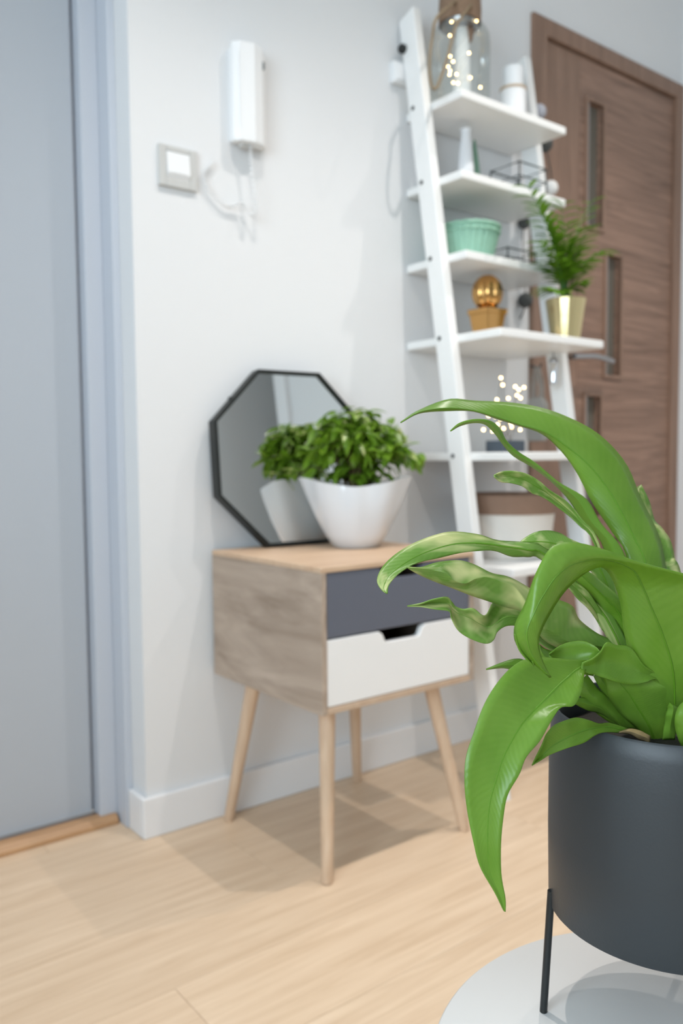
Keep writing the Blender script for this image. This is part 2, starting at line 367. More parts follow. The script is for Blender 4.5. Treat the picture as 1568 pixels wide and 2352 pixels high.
# leaf assembled from a vertical lock stile and horizontal-grain boards around the slots
make('lock_stile', Geo().box((LX0, LY, LZ0), (2.225, LY+0.03, LZ1)), 'doorv', d2, bevel=0.001)
g = Geo(); xs = sorted({2.225, LX1, *[a for s in SL for a in s[:2]]}); zs = sorted({LZ0, LZ1, *[a for s in SL for a in s[2:]]})
for z0, z1 in zip(zs, zs[1:]):
    holes = sorted([s for s in SL if s[2] <= z0+1e-6 and s[3] >= z1-1e-6]); xa = 2.226
    for s in holes:
        make('panel_board', Geo().box((xa, LY, z0), (s[0], LY+0.03, z1)), 'doorh', d2); xa = s[1]
    make('panel_board', Geo().box((xa, LY, z0), (LX1, LY+0.03, z1)), 'doorh', d2)
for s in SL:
    g = Geo(); t = 0.012
    for a, b, c, d in ((s[0]-t, s[0], s[2]-t, s[3]+t), (s[1], s[1]+t, s[2]-t, s[3]+t), (s[0], s[1], s[3], s[3]+t), (s[0], s[1], s[2]-t, s[2])):
        g.box((a, LY-0.006, c), (b, LY+0.004, d))
    f_ = make('slot_frame', g, 'doorv', d2, bevel=0.001)
    make('slot_glass', Geo().box((s[0], LY+0.022, s[2]), (s[1], LY+0.026, s[3])), 'glassd', f_)
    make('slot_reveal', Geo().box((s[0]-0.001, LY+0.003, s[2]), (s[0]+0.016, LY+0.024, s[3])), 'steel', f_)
lv = make('door_handle', Geo().sphere((2.145, LY-0.004, 1.112), 0.026, 16, 8, (1, 0.3, 1)).tube([(2.145, LY, 1.112), (2.145, LY-0.05, 1.112)], 0.010, 10), 'steel', d2, smooth=True)
make('lever', Geo().tube(catmull([(2.143, LY-0.05, 1.112), (2.17, LY-0.055, 1.113), (2.24, LY-0.055, 1.118), (2.30, LY-0.053, 1.113), (2.34, LY-0.05, 1.108)], 14), 0.0085, 10), 'steel', lv, smooth=True)
make('lock_rosette', Geo().sphere((2.145, LY-0.003, 1.03), 0.024, 16, 8, (1, 0.25, 1)), 'steel', d2, smooth=True)

# ceiling downlights in a row
for i, x in enumerate((0.587, 1.34, 2.10)):
    t = thing('downlight', (x, 0.86, ZC), 'round recessed ceiling downlight with white ring, in a row along the white wall', 'downlight', 'row of ceiling downlights')
    make('ring', Geo().lathe([(0.032, 0.0), (0.045, 0.0), (0.045, -0.006), (0.034, -0.008), (0.032, 0.0)], (x, 0.86, ZC), 24, None, False, False), 'white', t, smooth=True)
    make('lens_offscreen', Geo().lathe([(0.001, -0.002), (0.0325, -0.002)], (x, 0.86, ZC), 24, None, False, False), 'lampglass', t)
    l = bpy.data.lights.new('downlight_lamp_offscreen', 'SPOT'); l.energy = SPOT_W; l.color = SPOT_COL; l.spot_size = math.radians(108); l.spot_blend = 0.95; l.shadow_soft_size = 0.012
    lo = bpy.data.objects.new('downlight_lamp_offscreen', l); COL.objects.link(lo); lo.parent = t; lo.location = (0, 0, -0.035)

# ------------------------------------------------------------------ things on the wall
t = thing('light_switch', (0.840, WY, 1.42), 'square light switch with silver-grey frame and white rocker next to the recessed door', 'switch')
g = Geo(); a, b, c, d = 0.797, 0.885, 1.379, 1.463; e = 0.017
for q in (((a, c), (a+e, d)), ((b-e, c), (b, d)), ((a+e, d-0.011), (b-e, d)), ((a+e, c), (b-e, c+e))): g.box((q[0][0], WY-0.010, q[0][1]), (q[1][0], WY+0.001, q[1][1]))
make('switch_frame', g, 'plasticg', t, bevel=0.0015)
make('rocker', Geo().prism([(WY-0.009, c+e), (WY-0.015, c+e+0.010), (WY-0.010, d-0.012), (WY, d-0.012), (WY, c+e)], 'x', a+e+0.0005, b-e-0.0005), 'plastic', t, bevel=0.001)
make('indicator_slot', Geo().box((a+0.026, WY-0.0152, c+0.028), (b-0.026, WY-0.0125, c+0.031)), 'plastic', t)
t = thing('intercom_handset', (1.012, WY, 1.60), 'white wall intercom handset with a curly cord hanging below it', 'intercom')
hx0, hx1, hz0, hz1 = 0.964, 1.060, 1.497, 1.708
make('base_plate', Geo().box((hx0+0.004, WY-0.018, hz0+0.004), (hx1-0.002, WY+0.001, hz1-0.004)), 'plastic', t, bevel=0.006, seg=3)
pr = [(hx0, WY-0.018), (hx0, WY-0.030), (hx0+0.012, WY-0.042), (hx0+0.045, WY-0.048), (hx0+0.072, WY-0.040), (hx0+0.074, WY-0.018)]
make('handset', Geo().prism(pr, 'z', hz0, hz1), 'plastic', t, bevel=0.004, seg=3)
make('handset_groove', Geo().box((hx0+0.010, WY-0.0425, hz0+0.03), (hx0+0.015, WY-0.040, hz1-0.02)), 'plastic', t)
make('call_button', Geo().box((hx1-0.018, WY-0.022, hz1-0.035), (hx1-0.008, WY-0.017, hz1-0.020)), 'button', t)
coil = []
cpath = catmull([(1.005, WY-0.03, hz0+0.002), (1.008, WY-0.03, 1.46), (1.016, WY-0.03, 1.40), (1.013, WY-0.028, 1.345), (0.99, WY-0.02, 1.372), (0.955, WY-0.012, 1.36), (0.915, WY-0.010, 1.385), (0.90, WY-0.010, 1.42), (0.925, WY-0.010, 1.45)], 40)
for k in range(360):
    u = k/359*40; i = min(int(u), 39); p = cpath[i].lerp(cpath[i+1], u-i); a_ = k/359*2*PI*42
    coil.append(p+Vector((math.cos(a_)*0.004, math.sin(a_)*0.004, 0)))
make('curly_cord', Geo().tube(coil, 0.0012, 5), 'plastic', t, smooth=True)
make('cord_socket', Geo().box((0.985, WY-0.032, hz0-0.006), (1.005, WY-0.012, hz0+0.004)), 'plasticg', t, bevel=0.002)
t = thing('wall_box', (1.465, WY, 1.775), 'small plain white box fixed to the wall beside the ladder top', 'wall box')
make('housing', Geo().box((1.440, WY-0.020, 1.751), (1.494, WY+0.001, 1.803)), 'plastic', t, bevel=0.004, seg=3)
make('cover', Geo().box((1.446, WY-0.024, 1.757), (1.488, WY-0.019, 1.797)), 'plastic', t, bevel=0.002)

# ------------------------------------------------------------------ ladder shelf
LS0, LS1 = 1.492, 1.892     # inner faces of the rails
t = thing('ladder_shelf', (1.69, 1.31, 0), 'white leaning ladder shelf with six boards against the white wall', 'shelf')
def rail_y(z): return 1.438+0.160*(z-0.816)     # line through the bolts
for x0, x1 in ((LS0-0.026, LS0), (LS1, LS1+0.026)):
    z1 = 1.905; poly = [(rail_y(0)-0.036, 0), (rail_y(0)+0.016, 0), (rail_y(z1)+0.016, z1), (rail_y(z1)-0.036, z1+0.02)]
    make('rail', Geo().prism(poly, 'x', x0, x1), 'white', t, bevel=0.0025)
SH = [(1.686, 1.435), (1.497, 1.434), (1.305, 1.420), (1.107, 1.310), (0.819, 1.268), (0.548, 1.268)]
for z, yf in SH:
    make('shelf_board', Geo().box((LS0, yf, z-0.020), (LS1, WY-0.004, z)), 'white', t, bevel=0.003)
    yb = rail_y(z-0.006)
    for xa, xb in ((LS0-0.0275, LS0-0.02), (LS1+0.02, LS1+0.0275)):
        make('bolt', Geo().tube([(xa, yb, z-0.008), (xb, yb, z-0.008)], 0.0055, 10), 'black', t)
for xa, xb in ((LS0-0.040, LS0-0.02), (LS1+0.02, LS1+0.040)):
    make('wall_bracket_knob', Geo().tube([(xa, 1.609, 1.832), (xa+0.004, 1.609, 1.832), (xb, 1.609, 1.832)], [0.008, 0.0115, 0.0115], 12), 'black', t)

def tz(i): return SH[i][0]
# -- top shelf: glass jar with fairy lights
jx, jy, jz = 1.590, 1.535, tz(0)
t = thing('glass_jar_lantern', (jx, jy, jz), 'clear glass jar lantern with burlap neck, rope handle and fairy lights on top shelf', 'lantern')
R_ = 0.076
prof = [(0.055, 0.0), (0.070, 0.004), (R_, 0.02), (R_, 0.160), (0.074, 0.182), (0.066, 0.197), (0.052, 0.207), (0.049, 0.215), (0.049, 0.275)]
make('jar_glass', Geo().lathe(prof, (jx, jy, jz), 40, None, True, False), 'glass', t, smooth=True)
make('burlap_neck', Geo().lathe([(0.050, 0.213), (0.053, 0.213), (0.054, 0.245), (0.052, 0.28), (0.050, 0.28)], (jx, jy, jz), 32, None, False, False), 'burlap', t, smooth=True)
make('metal_cap', Geo().lathe([(0.045, 0.203), (0.048, 0.207), (0.048, 0.220), (0.02, 0.225)], (jx, jy, jz), 28), 'steel', t, smooth=True)
make('lamp_socket', Geo().lathe([(0.012, 0.175), (0.014, 0.18), (0.018, 0.205)], (jx+0.018, jy-0.008, jz), 16), 'kraft', t, smooth=True)
make('white_tube', Geo().lathe([(0.024, 0.003), (0.022, 0.05), (0.019, 0.14), (0.016, 0.203)], (jx+0.004, jy-0.004, jz), 20), 'opal', t, smooth=True)
hp = [(jx-0.045, jy-0.03, jz+0.245)]
for q in ((1003, 40), (992, 90), (986, 140), (988, 185), (997, 205), (1010, 185), (1028, 130), (1040, 80), (1052, 50)): hp.append(on_y(q[0], q[1], jy-0.082 if q[0] > 1000 else jy-0.075))
hp.append((jx-0.01, jy-0.050, jz+0.24))
make('rope_handle', Geo().tube(catmull(hp, 40), 0.0035, 8), 'rope', t, smooth=True)
ledp = [(505, 180), (427, 232), (725, 180), (478, 462), (503, 497), (362, 522), (418, 522), (437, 545), (660, 455), (553, 636), (508, 682), (560, 688), (672, 666), (757, 748)]
pts = []
for i, (a, b) in enumerate(ledp):
    x_, y_ = 900+a*0.2679, b*0.2679
    p = on_y(x_, y_, jy-0.028-0.022*((i*7) % 3)/2); dx, dy = p.x-jx, p.y-jy; rr = math.hypot(dx, dy)
    if rr > 0.062: p = Vector((jx+dx*0.062/rr, jy+dy*0.062/rr, p.z))
    pts.append(p); make('fairy_bulb', Geo().sphere(p, 0.0024, 8, 6), 'led', t, smooth=True)
make('fairy_wire', Geo().tube(catmull(pts, 90), 0.0004, 4), 'steel', t)
# candle holder
cx_, cy_ = 1.782, 1.525
t = thing('ceramic_canister', (cx_, cy_, tz(0)), 'white ceramic canister with wooden ring and pale chimney on top shelf', 'canister')
make('body', Geo().lathe([(0.030, 0), (0.034, 0.003), (0.034, 0.094), (0.032, 0.096)], (cx_, cy_, tz(0)), 28), 'matteceramic', t, smooth=True)
make('wooden_ring', Geo().lathe([(0.033, 0.095), (0.0355, 0.096), (0.0355, 0.101), (0.030, 0.102)], (cx_, cy_, tz(0)), 28), 'woodring', t, smooth=True)
make('chimney', Geo().lathe([(0.026, 0.101), (0.026, 0.155), (0.024, 0.155), (0.024, 0.101)], (cx_, cy_, tz(0)), 24, None, False, False), 'opal', t, smooth=True)
# -- second shelf
x_, y_ = 1.607, 1.53
t = thing('slim_white_vase', (x_, y_, tz(1)), 'slim white ceramic vase on second highest shelf board', 'vase')
make('body', Geo().lathe([(0.016, 0), (0.020, 0.004), (0.021, 0.05), (0.017, 0.10), (0.012, 0.135), (0.014, 0.142)], (x_, y_, tz(1)), 24), 'ceramic', t, smooth=True)
make('lip', Geo().lathe([(0.012, 0.141), (0.0155, 0.142), (0.0155, 0.147), (0.011, 0.147)], (x_, y_, tz(1)), 24), 'ceramic', t, smooth=True)
x_, y_ = 1.655, 1.545
t = thing('green_cone_bottle', (x_, y_, tz(1)), 'slender sage green cone bottle beside the slim white vase', 'bottle')
make('body', Geo().lathe([(0.016, 0), (0.018, 0.003), (0.015, 0.05), (0.009, 0.10), (0.004, 0.125)], (x_, y_, tz(1)), 20), 'greenglass', t, smooth=True)
make('tip', Geo().lathe([(0.0042, 0.124), (0.0045, 0.128), (0.002, 0.136)], (x_, y_, tz(1)), 12), 'greenglass', t, smooth=True)
def wire_box(x0, x1, y0, y1, z0, h, label, mid=True):
    t = thing('wire_basket', ((x0+x1)/2, (y0+y1)/2, z0), label, 'basket', None)
    r = 0.0022
    for z in (z0+r, z0+h-r):
        make('hoop', Geo().tube([(x0, y0, z), (x1, y0, z), (x1, y1, z), (x0, y1, z)], r, 6, True), 'blackw', t)
    if mid: make('hoop', Geo().tube([(x0, y0, z0+h*0.55), (x1, y0, z0+h*0.55), (x1, y1, z0+h*0.55), (x0, y1, z0+h*0.55)], r*0.8, 6, True), 'blackw', t)
    for a in (x0, x1):
        for b in (y0, y1): make('upright', Geo().tube([(a, b, z0), (a, b, z0+h)], r, 6), 'blackw', t)
    for k in range(1, 4):
        xx = x0+(x1-x0)*k/4; make('base_wire', Geo().tube([(xx, y0, z0+r), (xx, y1, z0+r)], r*0.7, 6), 'blackw', t)
    return t
wire_box(1.745, 1.855, 1.470, 1.570, tz(1), 0.082, 'open black wire basket on second highest shelf board')
# -- third shelf
bx, by, bz = 1.622, 1.535, tz(2)
t = thing('mint_wicker_bowl', (bx, by, bz), 'mint green ribbed wicker bowl on third shelf board', 'bowl')
rib = lambda th, k: (1+0.026*math.cos(26*th)*(1 if 0 < k < 5 else 0.3), 0)
make('bowl_wall', Geo().lathe([(0.054, 0), (0.058, 0.004), (0.066, 0.03), (0.074, 0.06), (0.079, 0.082), (0.080, 0.088), (0.075, 0.088), (0.068, 0.05), (0.05, 0.008), (0.003, 0.006)], (bx, by, bz), 104, rib, True, False), 'mint', t, smooth=True)
make('braided_band', Geo().tube([(bx+0.0795*math.cos(a*2*PI/60), by+0.0795*math.sin(a*2*PI/60), bz+0.078+0.0015*math.sin(a*1.9)) for a in range(60)], 0.0035, 6, True), 'mint', t, smooth=True)
make('rolled_rim', Geo().tube([(bx+0.080*math.cos(a*2*PI/60), by+0.080*math.sin(a*2*PI/60), bz+0.092+0.0012*math.sin(a*2.1)) for a in range(60)], 0.0045, 8, True), 'mint', t, smooth=True)
wire_box(1.735, 1.850, 1.50, 1.59, tz(2), 0.058, 'low black wire basket beside the mint wicker bowl')
# -- fourth (deep) shelf: gold cactus and palm
gx, gy, gz = 1.632, 1.478, tz(3)
t = thing('gold_cactus_ornament', (gx, gy, gz), 'shiny gold cactus ornament in a square gold pot on deep shelf board', 'ornament')
def sq_frustum(a, z0, b, z1): 
    return [(gx+sx*s_, gy+sy*s_, gz+z) for s_, z in ((a, z0), (b, z1)) for sx, sy in ((-1, -1), (1, -1), (1, 1), (-1, 1))]
FS = [(3, 2, 1, 0), (4, 5, 6, 7), (0, 1, 5, 4), (1, 2, 6, 5), (2, 3, 7, 6), (3, 0, 4, 7)]
make('pot', Geo().add(sq_frustum(0.024, 0, 0.033, 0.066), FS), 'gold', t, bevel=0.002)
make('pot_rim', Geo().add(sq_frustum(0.0355, 0.064, 0.0365, 0.078), FS), 'gold', t, bevel=0.002)
lob = lambda th, k: (1+0.28*abs(math.cos(4.0*th))**0.7, 0)
make('cactus_ball', Geo().lathe([(max(0.001, 0.0310*math.sin(PI*k/14)), 0.120-0.046*math.cos(PI*k/14)) for k in range(15)], (gx, gy, gz), 72, lob), 'gold', t, smooth=True)
px_, py_, pz_ = 1.800, 1.362, tz(3)
t = thing('potted_palm', (px_, py_, pz_), 'small feathery palm in a pale gold tapered pot on deep shelf board', 'potted plant')
make('pot', Geo().lathe([(0.036, 0), (0.0375, 0.002), (0.0445, 0.052), (0.0520, 0.103), (0.0490, 0.103), (0.046, 0.085), (0.002, 0.083)], (px_, py_, pz_), 16, None, True, False), 'goldp', t, bevel=0.001)
make('soil', Geo().lathe([(0.001, 0.088), (0.043, 0.086)], (px_, py_, pz_), 12, None, False, False), 'soil', t)
def leaflet_geo(p, d, up, L_, w, n=4):
    side = d.cross(up).normalized(); nn = side.cross(d).normalized(); vs = []; fs = []; uv = []
    for k in range(n+1):
        u = k/n; c = p+d*(L_*u)-nn*(L_*0.25*u*u); ww = w*math.sin(PI*(0.12+0.86*u))**0.8 if k < n else w*0.05
        vs += [c-side*ww+nn*ww*0.35, c, c+side*ww+nn*ww*0.35]; uv += [(0, u), (0.5, u), (1, u)]
    for k in range(n): a = 3*k; fs += [(a, a+1, a+4, a+3), (a+1, a+2, a+5, a+4)]
    g = Geo().add(vs, fs); g.uv = uv; return g
crown = Vector((px_-0.006, py_, pz_+0.088))
FR = [(1215, 432, 0.0), (1352, 468, 0.02), (1385, 575, 0.03), (1240, 560, -0.02), (1335, 650, -0.03), (1290, 470, 0.02), (1252, 660, -0.03), (1310, 560, -0.01), (1262, 520, 0.03), (1345, 530, 0.0), (1275, 590, -0.04), (1240, 480, 0.01), (1330, 600, 0.04), (1300, 520, -0.03)]
rnd = random.Random(3)
for i, (tx, ty, dy) in enumerate(FR):
    tip = on_y(tx, ty, py_+dy); hgt = max(tip.z-crown.z, 0.03)
    mid = crown.lerp(tip, 0.5)+Vector((0, 0, 0.06*(tip-crown).length + 0.01)); mid.x = crown.x*0.62+tip.x*0.38; mid.y = crown.y*0.6+tip.y*0.4
    path = catmull([crown, crown.lerp(mid, 0.5)+Vector((0, 0, 0.012)), mid, tip], 18)
    fd = make('frond', Geo().tube(path, [0.0028*(1-0.75*k/18) for k in range(19)], 6), 'pstem', t, smooth=True)
    for k in range(6, 19):
        tg = (path[min(k+1, 18)]-path[k-1]).normalized(); up = Vector((0, 0, 1)); sd = tg.cross(up)
        sd = sd.normalized() if sd.length > 0.05 else Vector((1, 0, 0))
        for s_ in (-1, 1):
            dd = (tg*0.75+sd*s_*0.8+Vector((rnd.uniform(-.15, .15), rnd.uniform(-.15, .15), rnd.uniform(-.35, 0.05)))).normalized()
            make('leaflet', leaflet_geo(path[k], dd, up, 0.058*(1-0.035*abs(k-11))*rnd.uniform(.85, 1.15), 0.0062), 'palm', fd)
# -- fifth shelf: fairy-light twigs in a slate box
lx, ly, lz = 1.663, 1.45, tz(4)
t = thing('fairy_light_twigs', (lx, ly, lz), 'bundle of thin twigs with warm fairy lights in a slate blue box on eye-level board', 'light decoration')
make('box', Geo().box((lx-0.034, ly-0.03, lz), (lx+0.05, ly+0.03, lz+0.031)), 'slateblue', t, bevel=0.0015)
lp = [(1150, 868), (1154, 884), (1183, 888), (1203, 890), (1191, 895), (1141, 918), (1167, 915), (1187, 908), (1195, 914), (1122, 955), (1138, 957), (1149, 962), (1173, 973), (1175, 981), (1143, 975), (1156, 984), (1110, 987), (1131, 990), (1194, 987)]
for i, (a, b) in enumerate(lp):
    p = on_y(a, b, ly+0.018*((i % 5)-2)/2); root = Vector((lx+0.008+0.02*((i % 3)-1), ly, lz+0.03))
    tw = make('twig', Geo().tube(catmull([root, root.lerp(p, 0.5)+Vector((0.008*((i % 3)-1), 0, 0.01)), p], 8), 0.0006, 5), 'stem', t)
    make('fairy_bulb', Geo().sphere(p, 0.0030, 8, 6), 'led', tw, smooth=True)
# -- sixth shelf: round basket
kx, ky, kz = 1.690, 1.455, tz(5)
t = thing('fabric_basket', (kx, ky, kz), 'round white fabric basket with folded brown rim on lowest visible board', 'basket')
make('basket_wall', Geo().lathe([(0.100, 0), (0.105, 0.004), (0.112, 0.06), (0.122, 0.150), (0.118, 0.150), (0.105, 0.02), (0.002, 0.015)], (kx, ky, kz), 40, None, True, False), 'fabric', t, smooth=True)
make('brown_rim', Geo().lathe([(0.1195, 0.116), (0.1225, 0.115), (0.128, 0.158), (0.124, 0.164), (0.119, 0.158), (0.114, 0.118)], (kx, ky, kz), 40, None, False, False), 'kraft', t, smooth=True)
# -- beside the far rail: cotton balls, felt bag, chrome capsule
t = thing('cotton_ball_garland', (1.945, 1.60, 1.86), 'string of grey and white cotton balls hanging beside the far ladder rail', 'garland')
balls = [(1237, 257, 0.0215, 'ballg'), (1250, 330, 0.024, 'balld'), (1264, 432, 0.021, 'ballw'), (1203, 512, 0.018, 'balld'), (1206, 690, 0.022, 'balld')]
bp_ = []
for a, b, r, m_ in balls:
    p = on_x(a, b, 1.945); bp_.append(p); make('cotton_ball', Geo().sphere(p, r, 16, 10), m_, t, smooth=True)
make('cord', Geo().tube(catmull([Vector((1.905, 1.600, 1.80))]+bp_+[on_x(1186, 745, 1.945)], 40), 0.0018, 6), 'black', t, smooth=True)
p = on_x(1233, 962, 1.95)
t = thing('felt_bag', (p.x, p.y, p.z-0.06), 'small grey felt bag hanging by two straps beside the brown door frame', 'bag')
make('bag_body', Geo().prism([(p.y-0.030, p.z-0.065), (p.y+0.030, p.z-0.065), (p.y+0.034, p.z+0.04), (p.y+0.020, p.z+0.062), (p.y-0.020, p.z+0.062), (p.y-0.034, p.z+0.04)], 'x', 1.940, 1.962), 'felt', t, bevel=0.004)
for xx in (1.944, 1.958):
    make('strap', Geo().tube(catmull([(xx, p.y-0.014, p.z+0.058), (xx, p.y-0.013, p.z+0.10), (xx-0.004, p.y, p.z+0.150), (xx, p.y+0.013, p.z+0.10), (xx, p.y+0.014, p.z+0.058)], 20), 0.0035, 6), 'felt', t, smooth=True)
make('hook', Geo().tube([(LS1+0.026, p.y, p.z+0.150), (1.962, p.y, p.z+0.148), (1.966, p.y, p.z+0.16)], 0.003, 6), 'black', t)
p = Vector((LS1-0.006, rail_y(1.05)-0.036, 1.05))
p = on_y(1271, 855, rail_y(1.05)-0.045)
t = thing('chrome_capsule', (p.x, p.y, p.z), 'small polished chrome capsule hanging in front of the far ladder rail', 'capsule')
make('cylinder', Geo().lathe([(0.004, -0.034), (0.010, -0.030), (0.011, -0.02), (0.011, 0.024), (0.010, 0.026)], (p.x, p.y, p.z), 20), 'chrome', t, smooth=True)
make('cap', Geo().lathe([(0.012, 0.025), (0.0125, 0.028), (0.011, 0.036), (0.004, 0.040)], (p.x, p.y, p.z), 20), 'steel', t, smooth=True)
make('hanging_loop', Geo().tube(catmull([(p.x, p.y, p.z+0.039), (p.x, p.y+0.004, p.z+0.06), (p.x+0.002, p.y+0.02, tz(3)-0.0195)], 10), 0.0012, 6), 'black', t)

# ------------------------------------------------------------------ bedside cabinet
CX0, CX1, CYF, CYB, CZ0, CZ1 = 0.899, 1.303, 1.215, 1.618, 0.333, 0.609; TH = 0.0125
t = thing('bedside_cabinet', (1.104, 1.42, 0), 'two-drawer oak bedside cabinet on splayed legs by the white wall', 'cabinet')
make('side_panel', Geo().box((CX0, CYF, CZ0), (CX0+TH, CYB, CZ1-0.0105)), 'cabside', t, bevel=0.0015)
make('side_panel', Geo().box((CX1-TH, CYF, CZ0), (CX1, CYB, CZ1-0.0105)), 'cabside', t, bevel=0.0015)
make('top_panel', Geo().box((CX0, CYF, CZ1-0.0105), (CX1, CYB, CZ1)), 'cabtop', t, bevel=0.0015)
make('bottom_panel', Geo().box((CX0+TH, CYF, CZ0), (CX1-TH, CYB, CZ0+0.012)), 'cabedge', t, bevel=0.0015)
make('back_panel', Geo().box((CX0+TH, CYB-0.008, CZ0+0.012), (CX1-TH, CYB-0.002, CZ1-0.0105)), 'inner', t)
xa, xb = CX0+TH+0.001, CX1-TH-0.001; xm = (xa+xb)/2
def drawer(z0, z1, m_, lab):
    pts_ = [(xa, z0), (xb, z0), (xb, z1), (xm+0.062, z1), (xm+0.053, z1-0.006), (xm+0.046, z1-0.021), (xm+0.040, z1-0.023), (xm-0.040, z1-0.023), (xm-0.046, z1-0.021), (xm-0.053, z1-0.006), (xm-0.062, z1), (xa, z1)]
    d_ = make('drawer', Geo().prism(pts_, 'y', CYF+0.002, CYF+0.016), m_, t, bevel=0.0018); d_['label'] = lab
    a0, a1, b0, b1, h0, h1 = xa+0.006, xb-0.006, CYF+0.0155, CYB-0.02, z0+0.006, z1-0.026; q = 0.010     # open-topped box behind the front
    make('drawer_box', Geo().box((a0, b0, h0), (a1, b1, h0+0.005)).box((a0, b0, h0+0.005), (a0+q, b1, h1)).box((a1-q, b0, h0+0.005), (a1, b1, h1)).box((a0+q, b1-q, h0+0.005), (a1-q, b1, h1)), 'inner', d_)
drawer(0.4755, 0.597, 'greydr', 'slate grey drawer front with cut-out grip')
drawer(0.3465, 0.4725, 'whitedr', 'white drawer front with cut-out grip')
for fx, fy, ux, uy in ((0.922, 1.236, 0.962, 1.285), (0.916, 1.596, 0.962, 1.548), (1.284, 1.592, 1.240, 1.548), (1.290, 1.230, 1.238, 1.285)):
    make('leg', Geo().tube([(fx, fy, 0), (fx+(ux-fx)*0.02, fy+(uy-fy)*0.02, 0.006), (ux, uy, CZ0)], [0.0100, 0.0112, 0.0168], 20), 'leg', t, smooth=True)
ctop = CZ1
# ------------------------------------------------------------------ octagonal mirror leaning on the cabinet
TILT = math.radians(5.5); mw = 0.1995
mc = Vector((1.095, 1.564, ctop)); MY = math.radians(3.0); ex = Vector((math.cos(MY), -math.sin(MY), 0)); hn = Vector((-math.sin(MY), -math.cos(MY), 0))
ez = -hn*math.sin(TILT)+Vector((0, 0, math.cos(TILT))); en = hn*math.cos(TILT)+Vector((0, 0, math.sin(TILT)))
oc = mc+ez*(mw*math.cos(0)+0.002)
t = thing('octagon_mirror', tuple(mc), 'octagonal mirror with thin black frame leaning on the wall above the cabinet', 'mirror')
ang = [PI/8+k*PI/4 for k in range(8)]; Ro = mw/math.cos(PI/8); Ri = (mw-0.0085)/math.cos(PI/8)
def P8(R, k, dn): a = ang[k % 8]; return oc+ex*(R*math.cos(a))+ez*(R*math.sin(a))+en*dn
vs = [P8(R, k, dn) for R, dn in ((Ro, -0.020), (Ro, 0.008), (Ri, 0.008), (Ri, -0.020)) for k in range(8)]
fs = [(a*8+k, a*8+(k+1) % 8, ((a+1) % 4)*8+(k+1) % 8, ((a+1) % 4)*8+k) for a in range(4) for k in range(8)]
make('frame', Geo().add(vs, fs), 'frame', t, bevel=0.001)
make('mirror_glass', Geo().add([P8(Ri*1.002, k, 0.0015) for k in range(8)]+[P8(Ri*1.002, k, -0.003) for k in range(8)], [tuple(range(8)), tuple(range(15, 7, -1))]+[(k, k+8, (k+1) % 8+8, (k+1) % 8) for k in range(8)]), 'mirror', t)
make('back_board', Geo().add([P8(Ri, k, -0.004) for k in range(8)]+[P8(Ri, k, -0.010) for k in range(8)], [tuple(range(8)), tuple(range(15, 7, -1))]+[(k, k+8, (k+1) % 8+8, (k+1) % 8) for k in range(8)]), 'frame', t)
hk = P8(Ro, 3, -0.004).lerp(P8(Ro, 2, -0.004), 0.42)
make('hinge_loop', Geo().sphere(hk, 0.006, 10, 6), 'black', t, smooth=True)

# ------------------------------------------------------------------ ficus in a wavy white pot
wx, wy_, wz = 1.178, 1.458, ctop
t = thing('potted_ficus', (wx, wy_, wz), 'bushy small-leaved ficus in a wavy white pot in front of the mirror', 'potted plant')
pa = math.radians(-38)   # long axis of the mouth, across the view
def wob(th, k):
    q = [0, 0.02, 0.12, 0.35, 0.7, 1.0, 1.0, 0.6, 0.2, 0][k]
    e = 1+q*(0.20*math.cos(2*(th-pa)) + 0.045*math.cos(8*(th-pa)))
    return e, (0.010*math.cos(2*(th-pa))-0.004)*(q if k in (4, 5, 6) else 0)
make('pot', Geo().lathe([(0.046, 0), (0.052, 0.002), (0.069, 0.030), (0.087, 0.075), (0.098, 0.120), (0.1035, 0.152), (0.0995, 0.152), (0.090, 0.120), (0.082, 0.105), (0.001, 0.103)], (wx, wy_, wz), 96, wob, True, False), 'ceramic', t, smooth=True)
make('soil', Geo().lathe([(0.001, 0.124), (0.080, 0.120)], (wx, wy_, wz), 28, lambda th, k: (1+0.15*math.cos(2*(th-pa)), 0), False, False), 'soil', t)
rnd = random.Random(11); tips = []
right = Vector((math.cos(pa), math.sin(pa), 0)); back = Vector((-right.y, right.x, 0))
def leafshape(L_, w, fold, droop):
    vs = []; fs = []; uv = []; n = 6
    for k in range(n+1):
        u = k/n; ww = w*math.sin(PI*min(1, u*0.97+0.02))**0.75*(1-0.35*u) if 0 < k < n else w*0.04; z = -droop*u*u
        vs += [Vector((-ww, u*L_, z+fold*ww)), Vector((0, u*L_, z)), Vector((ww, u*L_, z+fold*ww))]; uv += [(0, u), (.5, u), (1, u)]
    for k in range(n): a = 3*k; fs += [(a, a+1, a+4, a+3), (a+1, a+2, a+5, a+4)]
    g = Geo().add(vs, fs); g.uv = uv; return g
protos = []
for L_, w, dr in ((0.040, 0.0105, 0.012), (0.046, 0.0112, 0.018), (0.034, 0.0100, 0.008)):
    for m_ in ('ficus', 'ficusp'):
        protos.append(make('leaf', leafshape(L_, w, 0.35, dr), m_, t, base=(0, 0, 0)))
used = set()
def put_leaf(p, out, i):
    pi_ = rnd.choice((0, 0, 2, 2, 4, 1, 3, 5)); o = protos[pi_]
    if pi_ in used:
        o = o.copy(); COL.objects.link(o); o.parent = t
    used.add(pi_)
    yv = out.normalized(); up = Vector((rnd.uniform(-.4, .4), rnd.uniform(-.4, .4), 1)); xv = yv.cross(up).normalized(); zv = xv.cross(yv)
    s_ = rnd.uniform(0.85, 1.15)
    mat3 = Matrix((xv*s_, yv*s_, zv*s_)).transposed().to_4x4(); mat3.translation = p-Vector((wx, wy_, wz)); o.matrix_local = mat3
nl = 0; inner = []
